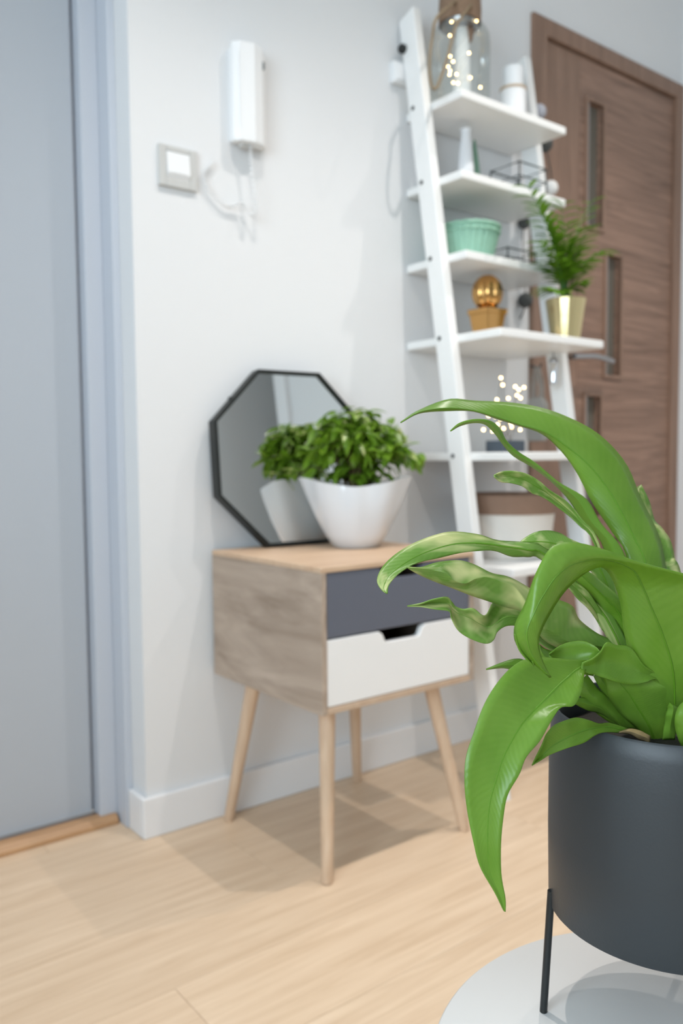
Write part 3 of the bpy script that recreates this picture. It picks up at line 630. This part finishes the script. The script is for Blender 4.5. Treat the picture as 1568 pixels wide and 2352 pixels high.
for b in range(52):
    a = rnd.uniform(0, 2*PI); e = rnd.uniform(0.05, 1.0)**0.5
    dx = math.cos(a)*e*0.112; dy = math.sin(a)*e*0.080
    top = 0.150+0.150*math.sqrt(max(0, 1-(e*0.95)**2))*rnd.uniform(0.8, 1.08) + (0.012 if -0.05 < dx < 0.02 else 0)
    if b == 0: dx, dy, top = 0.135, -0.01, 0.205
    if b == 1: dx, dy, top = -0.128, 0.0, 0.165
    if b == 2: dx, dy, top = 0.085, 0.0, 0.272
    if b == 3: dx, dy, top = -0.015, 0.01, 0.298
    if b == 4: dx, dy, top = -0.085, 0.0, 0.268
    root = Vector((wx, wy_, wz+0.122))+right*dx*0.22+back*dy*0.22
    tip = Vector((wx, wy_, wz+top))+right*dx+back*dy
    mid = root.lerp(tip, 0.55)+Vector((0, 0, 0.02+0.02*e)); path = catmull([root, mid, tip], 12)
    make('branch', Geo().tube(path, [0.0018*(1-0.6*k/12) for k in range(13)], 5), 'stem', t, smooth=True)
    for k in range(2, 13):
        for s_ in ((-1, 1) if k > 7 else (rnd.choice((-1, 1)),)):
            tg = (path[min(12, k+1)]-path[k-1]).normalized(); sd = tg.cross(Vector((0, 0, 1)))
            sd = sd.normalized() if sd.length > 0.1 else right
            sd = Matrix.Rotation(rnd.uniform(-1.4, 1.4), 3, tg) @ sd
            out = tg*0.35+sd*s_*0.9+Vector((0, 0, rnd.uniform(-0.65, 0.05))); p_ = path[k]+sd*s_*0.002
            if nl < 296 and (b < 5 or k > 6): put_leaf(p_, out, nl); nl += 1
            else: inner.append((p_, out))
if inner:       # the remaining leaves, mostly inside the bush
    gi = Geo(); gi.uv = []
    for p_, out in inner:
        yv = out.normalized(); xv = yv.cross(Vector((rnd.uniform(-.4, .4), rnd.uniform(-.4, .4), 1))).normalized(); zv = xv.cross(yv)
        g1 = leafshape(0.040, 0.0105, 0.35, 0.012); gi.add([p_+xv*q.x+yv*q.y+zv*q.z for q in g1.v], g1.f); gi.uv += g1.uv
    inn = make('inner_foliage', gi, 'ficus', t); inn['kind'] = 'stuff'

# ------------------------------------------------------------------ round white table and the fern in its legged pot
TX, TY, TR, TZ = 0.526, 0.274, 0.188, 0.384
t = thing('round_side_table', (TX, TY, 0), 'small round white side table holding the charcoal planter', 'table')
make('table_top', Geo().lathe([(0.004, -0.018), (TR-0.002, -0.018), (TR, -0.016), (TR, -0.002), (TR-0.002, 0), (0.004, 0)], (TX, TY, TZ), 96), 'table', t, smooth=True)
for k in range(3):
    a = math.radians(60+120*k); make('leg', Geo().tube([(TX+0.155*math.cos(a), TY+0.155*math.sin(a), 0), (TX+0.10*math.cos(a), TY+0.10*math.sin(a), TZ-0.017)], [0.009, 0.012], 14), 'table', t, smooth=True)
PX, PY, PZ0, PZ1, PR = 0.566, 0.332, 0.468, 0.621, 0.0858
t = thing('birds_nest_fern', (PX, PY, TZ), 'large wavy-leaved fern in a charcoal pot on thin black legs', 'potted plant')
make('pot', Geo().lathe([(0.003, 0), (PR-0.0015, 0), (PR, 0.0015), (PR+0.0008, 0.06), (PR+0.0005, 0.120), (PR-0.0008, 0.140), (PR-0.0025, 0.1515), (PR-0.004, 0.153), (PR-0.0055, 0.1515), (PR-0.0060, 0.125), (0.003, 0.123)], (PX, PY, PZ0), 96, None, True, False), 'pot', t, smooth=True)
make('soil', Geo().lathe([(0.002, 0.136), (0.03, 0.138), (0.06, 0.135), (PR-0.006, 0.131)], (PX, PY, PZ0), 40, lambda th, k: (1, 0.002*math.sin(5*th+k)), False, False), 'soil', t, smooth=True)
for k in range(3):
    a = math.radians(139+120*k); c_, s_ = math.cos(a), math.sin(a); rf = 0.0905
    make('leg', Geo().tube([(PX+rf*c_, PY+rf*s_, TZ), (PX+(PR-0.0005)*c_, PY+(PR-0.0005)*s_, PZ0+0.012)], 0.0029, 12), 'black', t, smooth=True)
# leaves: outlines read off the photograph, each given its own distance; A and B are the edges, Mid the midrib (root to tip)
c3 = lambda q: (880+.4388*q[0], 720+.4388*q[1])
c5 = lambda q: (1000+.3622*q[0], 1100+.3622*q[1])
c6 = lambda q: (840+.4643*q[0], 880+.4643*q[1])
c8 = lambda q: (940+.4005*q[0], 1450+.4005*q[1])
pp = lambda q: q
def seq(*parts):
    out = []
    for f_, l in parts: out += [f_(q) for q in l]
    return out
def lerp_list(l, u):
    t_ = u*(len(l)-1); k = min(int(t_), len(l)-2); return l[k]+(l[k+1]-l[k])*(t_-k)
def leaf(A, B, dep, Mid=None, bend=-0.005, m_='fern', eA=0.0, eB=0.0, ripple=0.0009, rib=True, ns=None, ribm='rib', extra=None):
    """bend: midrib distance minus edge distance (metres), eA/eB extra distance of either edge"""
    n = ns or max(24, 4*len(A)); to3 = lambda l: [Vector((a, b, 0)) for a, b in l]
    if Mid is None: Mid = [((a[0]+b[0])/2, (a[1]+b[1])/2) for a, b in zip(A, B)]
    a_, b_, m2 = catmull(to3(A), n), catmull(to3(B), n), catmull(to3(Mid), n)
    ph = random.uniform(0, 6); vs = []; uv = []; mids = []
    NC = 8
    for k in range(n+1):
        u = k/n; d0 = lerp_list(dep, u); env = math.sin(PI*u)**0.5 if 0 < u < 1 else 0
        q0 = at_depth(a_[k].x, a_[k].y, d0+eA*env+ripple*math.sin(u*19+ph)*env)
        q1 = at_depth(m2[k].x, m2[k].y, d0+bend*env)
        q2 = at_depth(b_[k].x, b_[k].y, d0+eB*env+ripple*math.sin(u*17+ph+2)*env)
        mids.append(q1)
        for i in range(NC+1):
            s_ = i/NC
            if s_ <= 0.5: w_ = s_*2; p = q0.lerp(q1, w_)
            else: w_ = (1-s_)*2; p = q2.lerp(q1, w_)
            bow = math.sin(PI*w_)*0.10*((q0-q2).length)*0.5 if True else 0
            p = p - FW*bow*0.5*env*(1 if bend <= 0 else -1)
            vs.append(p); uv.append((s_, u))
    fs = [(k*(NC+1)+i, k*(NC+1)+i+1, (k+1)*(NC+1)+i+1, (k+1)*(NC+1)+i) for k in range(n) for i in range(NC)]
    g = Geo().add(vs, fs); g.uv = uv
    if extra:      # a second lobe of the same blade
        A2, B2, dp2 = extra; a2, b2 = catmull(to3(A2), 14), catmull(to3(B2), 14); v2 = []; u2 = []
        for k in range(15):
            d0 = lerp_list(dp2, k/14)
            for i in range(5):
                s_ = i/4; q = at_depth(a2[k].x*(1-s_)+b2[k].x*s_, a2[k].y*(1-s_)+b2[k].y*s_, d0+0.004*math.sin(PI*s_)); v2.append(q); u2.append((s_*0.5, k/14))
        g.add(v2, [(k*5+i, k*5+i+1, (k+1)*5+i+1, (k+1)*5+i) for k in range(14) for i in range(4)]); g.uv = uv+u2
    o = make('leaf', g, m_, t, smooth=True, solid=0.0007)
    if rib:
        pts_ = [p for p in mids[1:-1]]; nn = len(pts_)
        make('midrib', Geo().tube(pts_, [0.0007*(1-0.75*i/nn)+0.0002 for i in range(nn)], 6), ribm, o, smooth=True)
    return o
# tall arching lime leaf
leaf(seq((pp, [(1560, 1620), (1552, 1450)]), (c3, [(1478, 1330), (1440, 1160), (1345, 960), (1265, 780), (1130, 635), (970, 545), (810, 490), (640, 465), (480, 458), (340, 450), (180, 510), (90, 570)])),
     seq((pp, [(1500, 1620), (1455, 1410)]), (c3, [(1270, 1270), (1200, 1150), (1090, 985), (1010, 830), (930, 720), (830, 630), (700, 585), (590, 550), (470, 512), (340, 510), (190, 522), (90, 573)])),
     [.635, .645, .655, .66, .66, .655, .65, .64, .625, .61], seq((pp, [(1530, 1620), (1505, 1440)]), (c3, [(1375, 1320), (1310, 1170), (1200, 960), (1090, 810), (970, 705), (850, 622), (715, 580), (600, 543), (475, 508), (340, 495), (195, 514), (90, 571)])), bend=-0.004, m_='fern', eA=0.012)
# pale leaves behind it
leaf([(1530, 1600), (1560, 1400), (1545, 1262), (1522, 1216), (1503, 1195), (1490, 1150), (1472, 1113)], [(1490, 1600), (1490, 1400), (1470, 1270), (1455, 1216), (1448, 1180), (1450, 1140), (1464, 1119)], [.65, .67, .685, .69], m_='fernpale')
leaf([(1590, 1580), (1580, 1400), (1562, 1312), (1549, 1284), (1536, 1272)], [(1540, 1580), (1525, 1400), (1512, 1330), (1510, 1300), (1522, 1276)], [.64, .665, .67], m_='fernpale', rib=False)
# narrow twisting leaf
leaf(seq((pp, [(1480, 1600), (1465, 1400)]), (c3, [(1260, 1255), (1140, 1100), (1060, 970), (920, 885), (800, 785), (700, 720), (640, 660), (612, 605), (560, 562), (480, 553), (400, 572), (350, 612)])),
     seq((pp, [(1445, 1600), (1412, 1390)]), (c3, [(1150, 1220), (1040, 1085), (970, 975), (880, 880), (780, 805), (680, 745), (622, 680), (585, 630), (535, 582), (475, 572), (405, 587), (351, 617)])),
     [.62, .63, .63, .625, .615, .60, .585, .57], None, m_='fern', bend=-0.002, eB=0.006, rib=False)
leaf(seq((pp, [(1450, 1560)]), (c3, [(1140, 1240), (1040, 1080), (960, 985), (870, 925), (820, 880), (750, 840), (680, 825), (620, 828), (580, 845)])),
     seq((pp, [(1436, 1566)]), (c3, [(1120, 1255), (1020, 1105), (900, 1005), (830, 960), (780, 942), (730, 905), (670, 888), (615, 882), (580, 856)])),
     [.62, .615, .60, .59, .58], seq((pp, [(1443, 1563)]), (c3, [(1130, 1250), (1030, 1093), (925, 993), (850, 935), (795, 903), (730, 868), (670, 856), (615, 852), (580, 850)])), m_='fernpale', bend=0.004)
# pale lobed leaf behind the arching ones
leaf([c5(q) for q in [(1250, 1400), (1200, 900), (1100, 560), (1010, 460), (930, 415), (850, 380), (790, 345), (720, 328), (640, 335), (580, 365), (540, 395)]],
     [c5(q) for q in [(1200, 1400), (1130, 950), (1020, 650), (960, 560), (900, 510), (820, 490), (750, 485), (700, 475), (640, 460), (580, 430), (540, 400)]], [.62, .61, .60, .595, .59], m_='fernpale')
leaf([c5(q) for q in [(1250, 1380), (1160, 1040), (1110, 930), (1060, 860), (1010, 780), (960, 710), (890, 655), (820, 620), (760, 600)]],
     [c5(q) for q in [(1220, 1390), (1090, 1020), (1050, 950), (1010, 880), (960, 815), (900, 760), (840, 690), (790, 650), (750, 610)]], [.61, .60, .585, .575], m_='fernpale', bend=0.004)
# dark inner blades
leaf([c5(q) for q in [(1360, 1450), (1290, 1050), (1240, 830), (1150, 735), (1060, 660), (990, 600), (930, 570), (900, 560)]],
     [c5(q) for q in [(1290, 1450), (1170, 1040), (1105, 910), (1050, 825), (985, 740), (900, 660), (880, 610), (890, 570)]], [.615, .605, .59, .58])
leaf([c5(q) for q in [(1280, 800), (1200, 700), (1130, 600), (1100, 540), (1060, 520), (1000, 500)]], [c5(q) for q in [(1200, 860), (1120, 760), (1080, 690), (1060, 620), (1000, 570), (970, 520)]], [.63, .62, .61], rib=False)
# long leaf folded along its length (passes behind the drooping one)
leaf(seq((pp, [(1480, 1600)]), (c5, [(1180, 1060), (1090, 1010), (1010, 970), (910, 890), (870, 810), (790, 770), (680, 740)]), (c6, [(750, 980), (690, 955), (620, 940), (540, 900), (470, 878), (400, 880), (340, 890), (270, 912), (205, 909)])),
     seq((pp, [(1455, 1610)]), (c5, [(1130, 1120), (1010, 1090), (880, 1090), (780, 1070), (700, 1030), (650, 980), (590, 920)]), (c6, [(770, 1130), (690, 1108), (610, 1080), (520, 1050), (420, 1010), (360, 988), (310, 968), (250, 940), (205, 913)])),
     [.615, .605, .59, .58, .57, .56, .55, .54, .53],
     seq((pp, [(1468, 1605)]), (c5, [(1160, 1090), (1050, 1062), (940, 1045), (830, 1025), (760, 980), (690, 940), (640, 880)]), (c6, [(745, 1020), (670, 985), (600, 962), (540, 968), (490, 990), (435, 975), (390, 940), (300, 920), (205, 911)])), bend=-0.010, m_='fernpale', rib=False)
# twisted leaf below it
leaf(seq((pp, [(1470, 1620)]), (c5, [(1000, 1150), (860, 1060), (760, 1000), (660, 940)]), (c6, [(775, 1140), (740, 1110), (680, 1090), (630, 1085), (600, 1140), (575, 1148), (530, 1115), (480, 1118), (445, 1105), (425, 1080), (400, 1058), (330, 1070), (270, 1090), (205, 1102)])),
     seq((pp, [(1450, 1635)]), (c5, [(980, 1210), (820, 1130), (710, 1075), (620, 1010)]), (c6, [(790, 1218), (740, 1200), (690, 1203), (650, 1230), (632, 1270), (600, 1288), (550, 1278), (490, 1250), (450, 1215), (422, 1160), (412, 1128), (340, 1118), (270, 1106), (205, 1105)])),
     [.61, .60, .585, .575, .565, .555, .55, .545, .54],
     seq((pp, [(1460, 1628)]), (c5, [(990, 1180), (840, 1090), (740, 1030), (640, 970)]), (c6, [(780, 1170), (730, 1152), (680, 1160), (640, 1190), (600, 1207), (560, 1190), (520, 1165), (480, 1148), (452, 1138), (428, 1120), (405, 1092), (330, 1090), (270, 1098), (205, 1103)])), bend=0.007, m_='fernpale', ripple=0.004, ribm='ribp')
# long leaf arching left over the cabinet
leaf(seq((pp, [(1480, 1580), (1400, 1400)]), (c6, [(910, 830), (800, 790), (650, 778), (560, 750), (430, 735), (330, 755), (220, 800), (130, 860), (75, 920), (55, 980), (80, 1025), (105, 1040)])),
     seq((pp, [(1450, 1590), (1370, 1420)]), (c6, [(880, 885), (800, 860), (720, 858), (640, 830), (560, 830), (460, 842), (350, 868), (260, 888), (190, 922), (140, 965), (112, 1005), (106, 1041)])),
     [.61, .60, .59, .585, .58, .57, .56, .55, .54, .535, .53], seq((pp, [(1465, 1585), (1385, 1410)]), (c6, [(900, 858), (800, 825), (690, 808), (580, 793), (450, 795), (340, 822), (240, 862), (160, 915), (108, 965), (88, 1010), (95, 1032), (105, 1041)])), m_='fernpale', bend=-0.006, ribm='rib')
# upright broad leaf whose blade rises, folds over and hangs towards the viewer
leaf([(1500, 1640), (1455, 1540), (1432, 1450), (1425, 1390), (1408, 1335), (1383, 1303), (1351, 1312), (1314, 1340), (1286, 1372), (1258, 1418), (1244, 1446), (1237, 1468), (1239, 1496), (1250, 1528), (1265, 1555)],
     [(1590, 1640), (1650, 1560), (1690, 1460), (1690, 1390), (1650, 1340), (1570, 1318), (1462, 1289), (1397, 1265), (1320, 1246), (1267, 1256), (1232, 1312), (1206, 1385), (1181, 1440), (1192, 1490), (1262, 1556)],
     [.60, .585, .575, .565, .555, .54, .525, .515, .505, .50, .497, .497, .50, .505, .51],
     [(1550, 1640), (1545, 1540), (1522, 1460), (1495, 1395), (1474, 1345), (1450, 1306), (1392, 1285), (1330, 1290), (1282, 1318), (1245, 1370), (1225, 1410), (1210, 1448), (1215, 1490), (1235, 1525), (1264, 1555)], bend=-0.007, m_='fern',
     extra=([(1206, 1455), (1210, 1485), (1226, 1529)], [(1181, 1455), (1193, 1495), (1225, 1530)], [.50, .502, .505]))
# broad blade under the folded one
leaf([c8(q) for q in [(1380, 640), (1290, 545), (1210, 475), (1150, 390), (1115, 285), (1100, 240)]], [c8(q) for q in [(1450, 640), (1545, 480), (1560, 400), (1520, 330), (1470, 270), (1400, 230)]],
     [.61, .60, .59, .585], [c8(q) for q in [(1410, 640), (1375, 545), (1320, 455), (1260, 360), (1210, 300), (1190, 250)]], m_='fern')
for A_, B_ in (([(1260, 1590), (1130, 1420), (1030, 1330), (960, 1240)], [(1180, 1590), (1040, 1500), (930, 1400), (900, 1300)]),
               ([(1290, 1590), (1200, 1400), (1100, 1280), (1050, 1220)], [(1220, 1590), (1130, 1430), (1050, 1340), (1000, 1250)]),
               ([(1230, 1600), (1080, 1450), (960, 1390), (880, 1395)], [(1190, 1610), (1070, 1500), (960, 1465), (872, 1420)])):
    leaf([c5(q) for q in A_], [c5(q) for q in B_], [.61, .60, .595], rib=False)
# curled leaf with raised lobes
leaf([c8(q) for q in [(1460, 300), (1418, 245), (1340, 190), (1270, 95), (1190, 80), (1130, 65), (1095, 115), (1050, 155), (990, 180)]],
     [c8(q) for q in [(1450, 330), (1410, 275), (1350, 294), (1270, 306), (1190, 292), (1110, 265), (1060, 250), (1020, 240), (985, 215)]], [.59, .58, .572, .565, .56, .557], m_='fern', rib=False, bend=0.006,
     extra=([c8(q) for q in [(1090, 115), (1060, 85), (1000, 58), (930, 60), (860, 85), (800, 130)]], [c8(q) for q in [(1085, 125), (1040, 168), (990, 190), (920, 205), (850, 190), (800, 140)]], [.563, .568, .57, .57, .565]))
leaf([c5(q) for q in [(1000, 1180), (800, 1110), (700, 1080), (655, 1050)]], [c5(q) for q in [(1000, 1250), (800, 1210), (690, 1175), (655, 1070)]], [.59, .58, .575], m_='fern', rib=False)
leaf([(1290, 1580), (1230, 1540), (1205, 1517), (1180, 1514), (1150, 1523), (1116, 1537)], [(1280, 1600), (1225, 1565), (1200, 1550), (1180, 1541), (1155, 1534), (1116, 1538)], [.585, .58, .575, .57], m_='fern', rib=False)
# great drooping leaf
leaf([c8(q) for q in [(1030, 165), (900, 160), (780, 150), (700, 155), (640, 170), (560, 230), (480, 330), (420, 440), (370, 580), (325, 720), (316, 860), (330, 1020), (365, 1200), (405, 1350), (490, 1500), (540, 1605)]],
     [c8(q) for q in [(1030, 200), (1005, 235), (998, 290), (985, 350), (945, 425), (870, 435), (815, 510), (750, 625), (670, 720), (630, 820), (565, 935), (540, 1060), (525, 1230), (528, 1400), (550, 1530), (552, 1607)]],
     [.565, .55, .54, .53, .52, .513, .507, .503, .50, .50, .50],
     [c8(q) for q in [(1030, 182), (960, 220), (900, 270), (850, 315), (780, 385), (700, 470), (640, 540), (590, 620), (535, 730), (500, 840), (465, 960), (450, 1080), (448, 1220), (460, 1380), (518, 1515), (546, 1608)]], bend=0.0015, m_='fern')
# small leaf lapping over the rim
leaf([c8(q) for q in [(1260, 560), (1150, 525), (1090, 530), (1030, 510), (960, 495), (900, 510), (830, 540), (785, 590), (760, 650), (720, 730), (703, 768)]],
     [c8(q) for q in [(1250, 590), (1180, 580), (1110, 580), (1060, 600), (1000, 640), (920, 665), (850, 690), (800, 712), (765, 732), (730, 752), (703, 768)]],
     [.585, .57, .555, .545, .54, .535, .53], [c8(q) for q in [(1255, 575), (1165, 552), (1095, 550), (1040, 558), (980, 575), (910, 605), (845, 640), (800, 672), (760, 712), (725, 745), (703, 768)]], m_='fern', bend=0.003)
leaf([c8(q) for q in [(1200, 578), (1260, 560), (1320, 570), (1380, 600)]], [c8(q) for q in [(1200, 582), (1260, 588), (1320, 620), (1375, 637)]], [.575, .575, .578], m_='dry', rib=False)
# leaves towards the right edge and beyond it
leaf([c8(q) for q in [(1450, 620), (1462, 520), (1478, 440), (1492, 408)]], [c8(q) for q in [(1520, 620), (1535, 520), (1545, 450), (1496, 408)]], [.58, .572, .57], m_='fern', rib=False)
leaf([c8(q) for q in [(1570, 680), (1535, 600), (1520, 510), (1550, 420), (1640, 370)]], [c8(q) for q in [(1640, 680), (1660, 600), (1680, 520), (1690, 450), (1660, 375)]], [.56, .55, .545, .54], m_='fern')
leaf([(1560, 1640), (1640, 1500), (1760, 1380), (1900, 1360), (2020, 1460)], [(1600, 1650), (1700, 1560), (1790, 1470), (1880, 1440), (2015, 1465)], [.61, .60, .59, .59, .58], m_='fern')
leaf([(1570, 1640), (1640, 1350), (1720, 1180), (1830, 1080), (1960, 1060)], [(1600, 1640), (1720, 1400), (1790, 1270), (1870, 1160), (1962, 1066)], [.63, .66, .68, .70, .70], m_='fern')
leaf([(1600, 1660), (1690, 1565), (1790, 1560), (1880, 1660), (1930, 1800)], [(1625, 1680), (1700, 1650), (1775, 1655), (1835, 1720), (1925, 1805)], [.60, .585, .58, .58, .58], m_='fernpale')
leaf([(1585, 1640), (1625, 1480), (1680, 1330), (1760, 1240), (1850, 1230)], [(1620, 1650), (1690, 1500), (1750, 1400), (1800, 1310), (1852, 1236)], [.625, .64, .66, .67, .67], m_='fern')
leaf([(1600, 1640), (1700, 1590), (1800, 1500), (1930, 1480)], [(1620, 1660), (1730, 1640), (1830, 1570), (1930, 1486)], [.64, .66, .68, .69], m_='fernpale')
for o in bpy.data.objects:
    if '_base' in o: del o['_base']
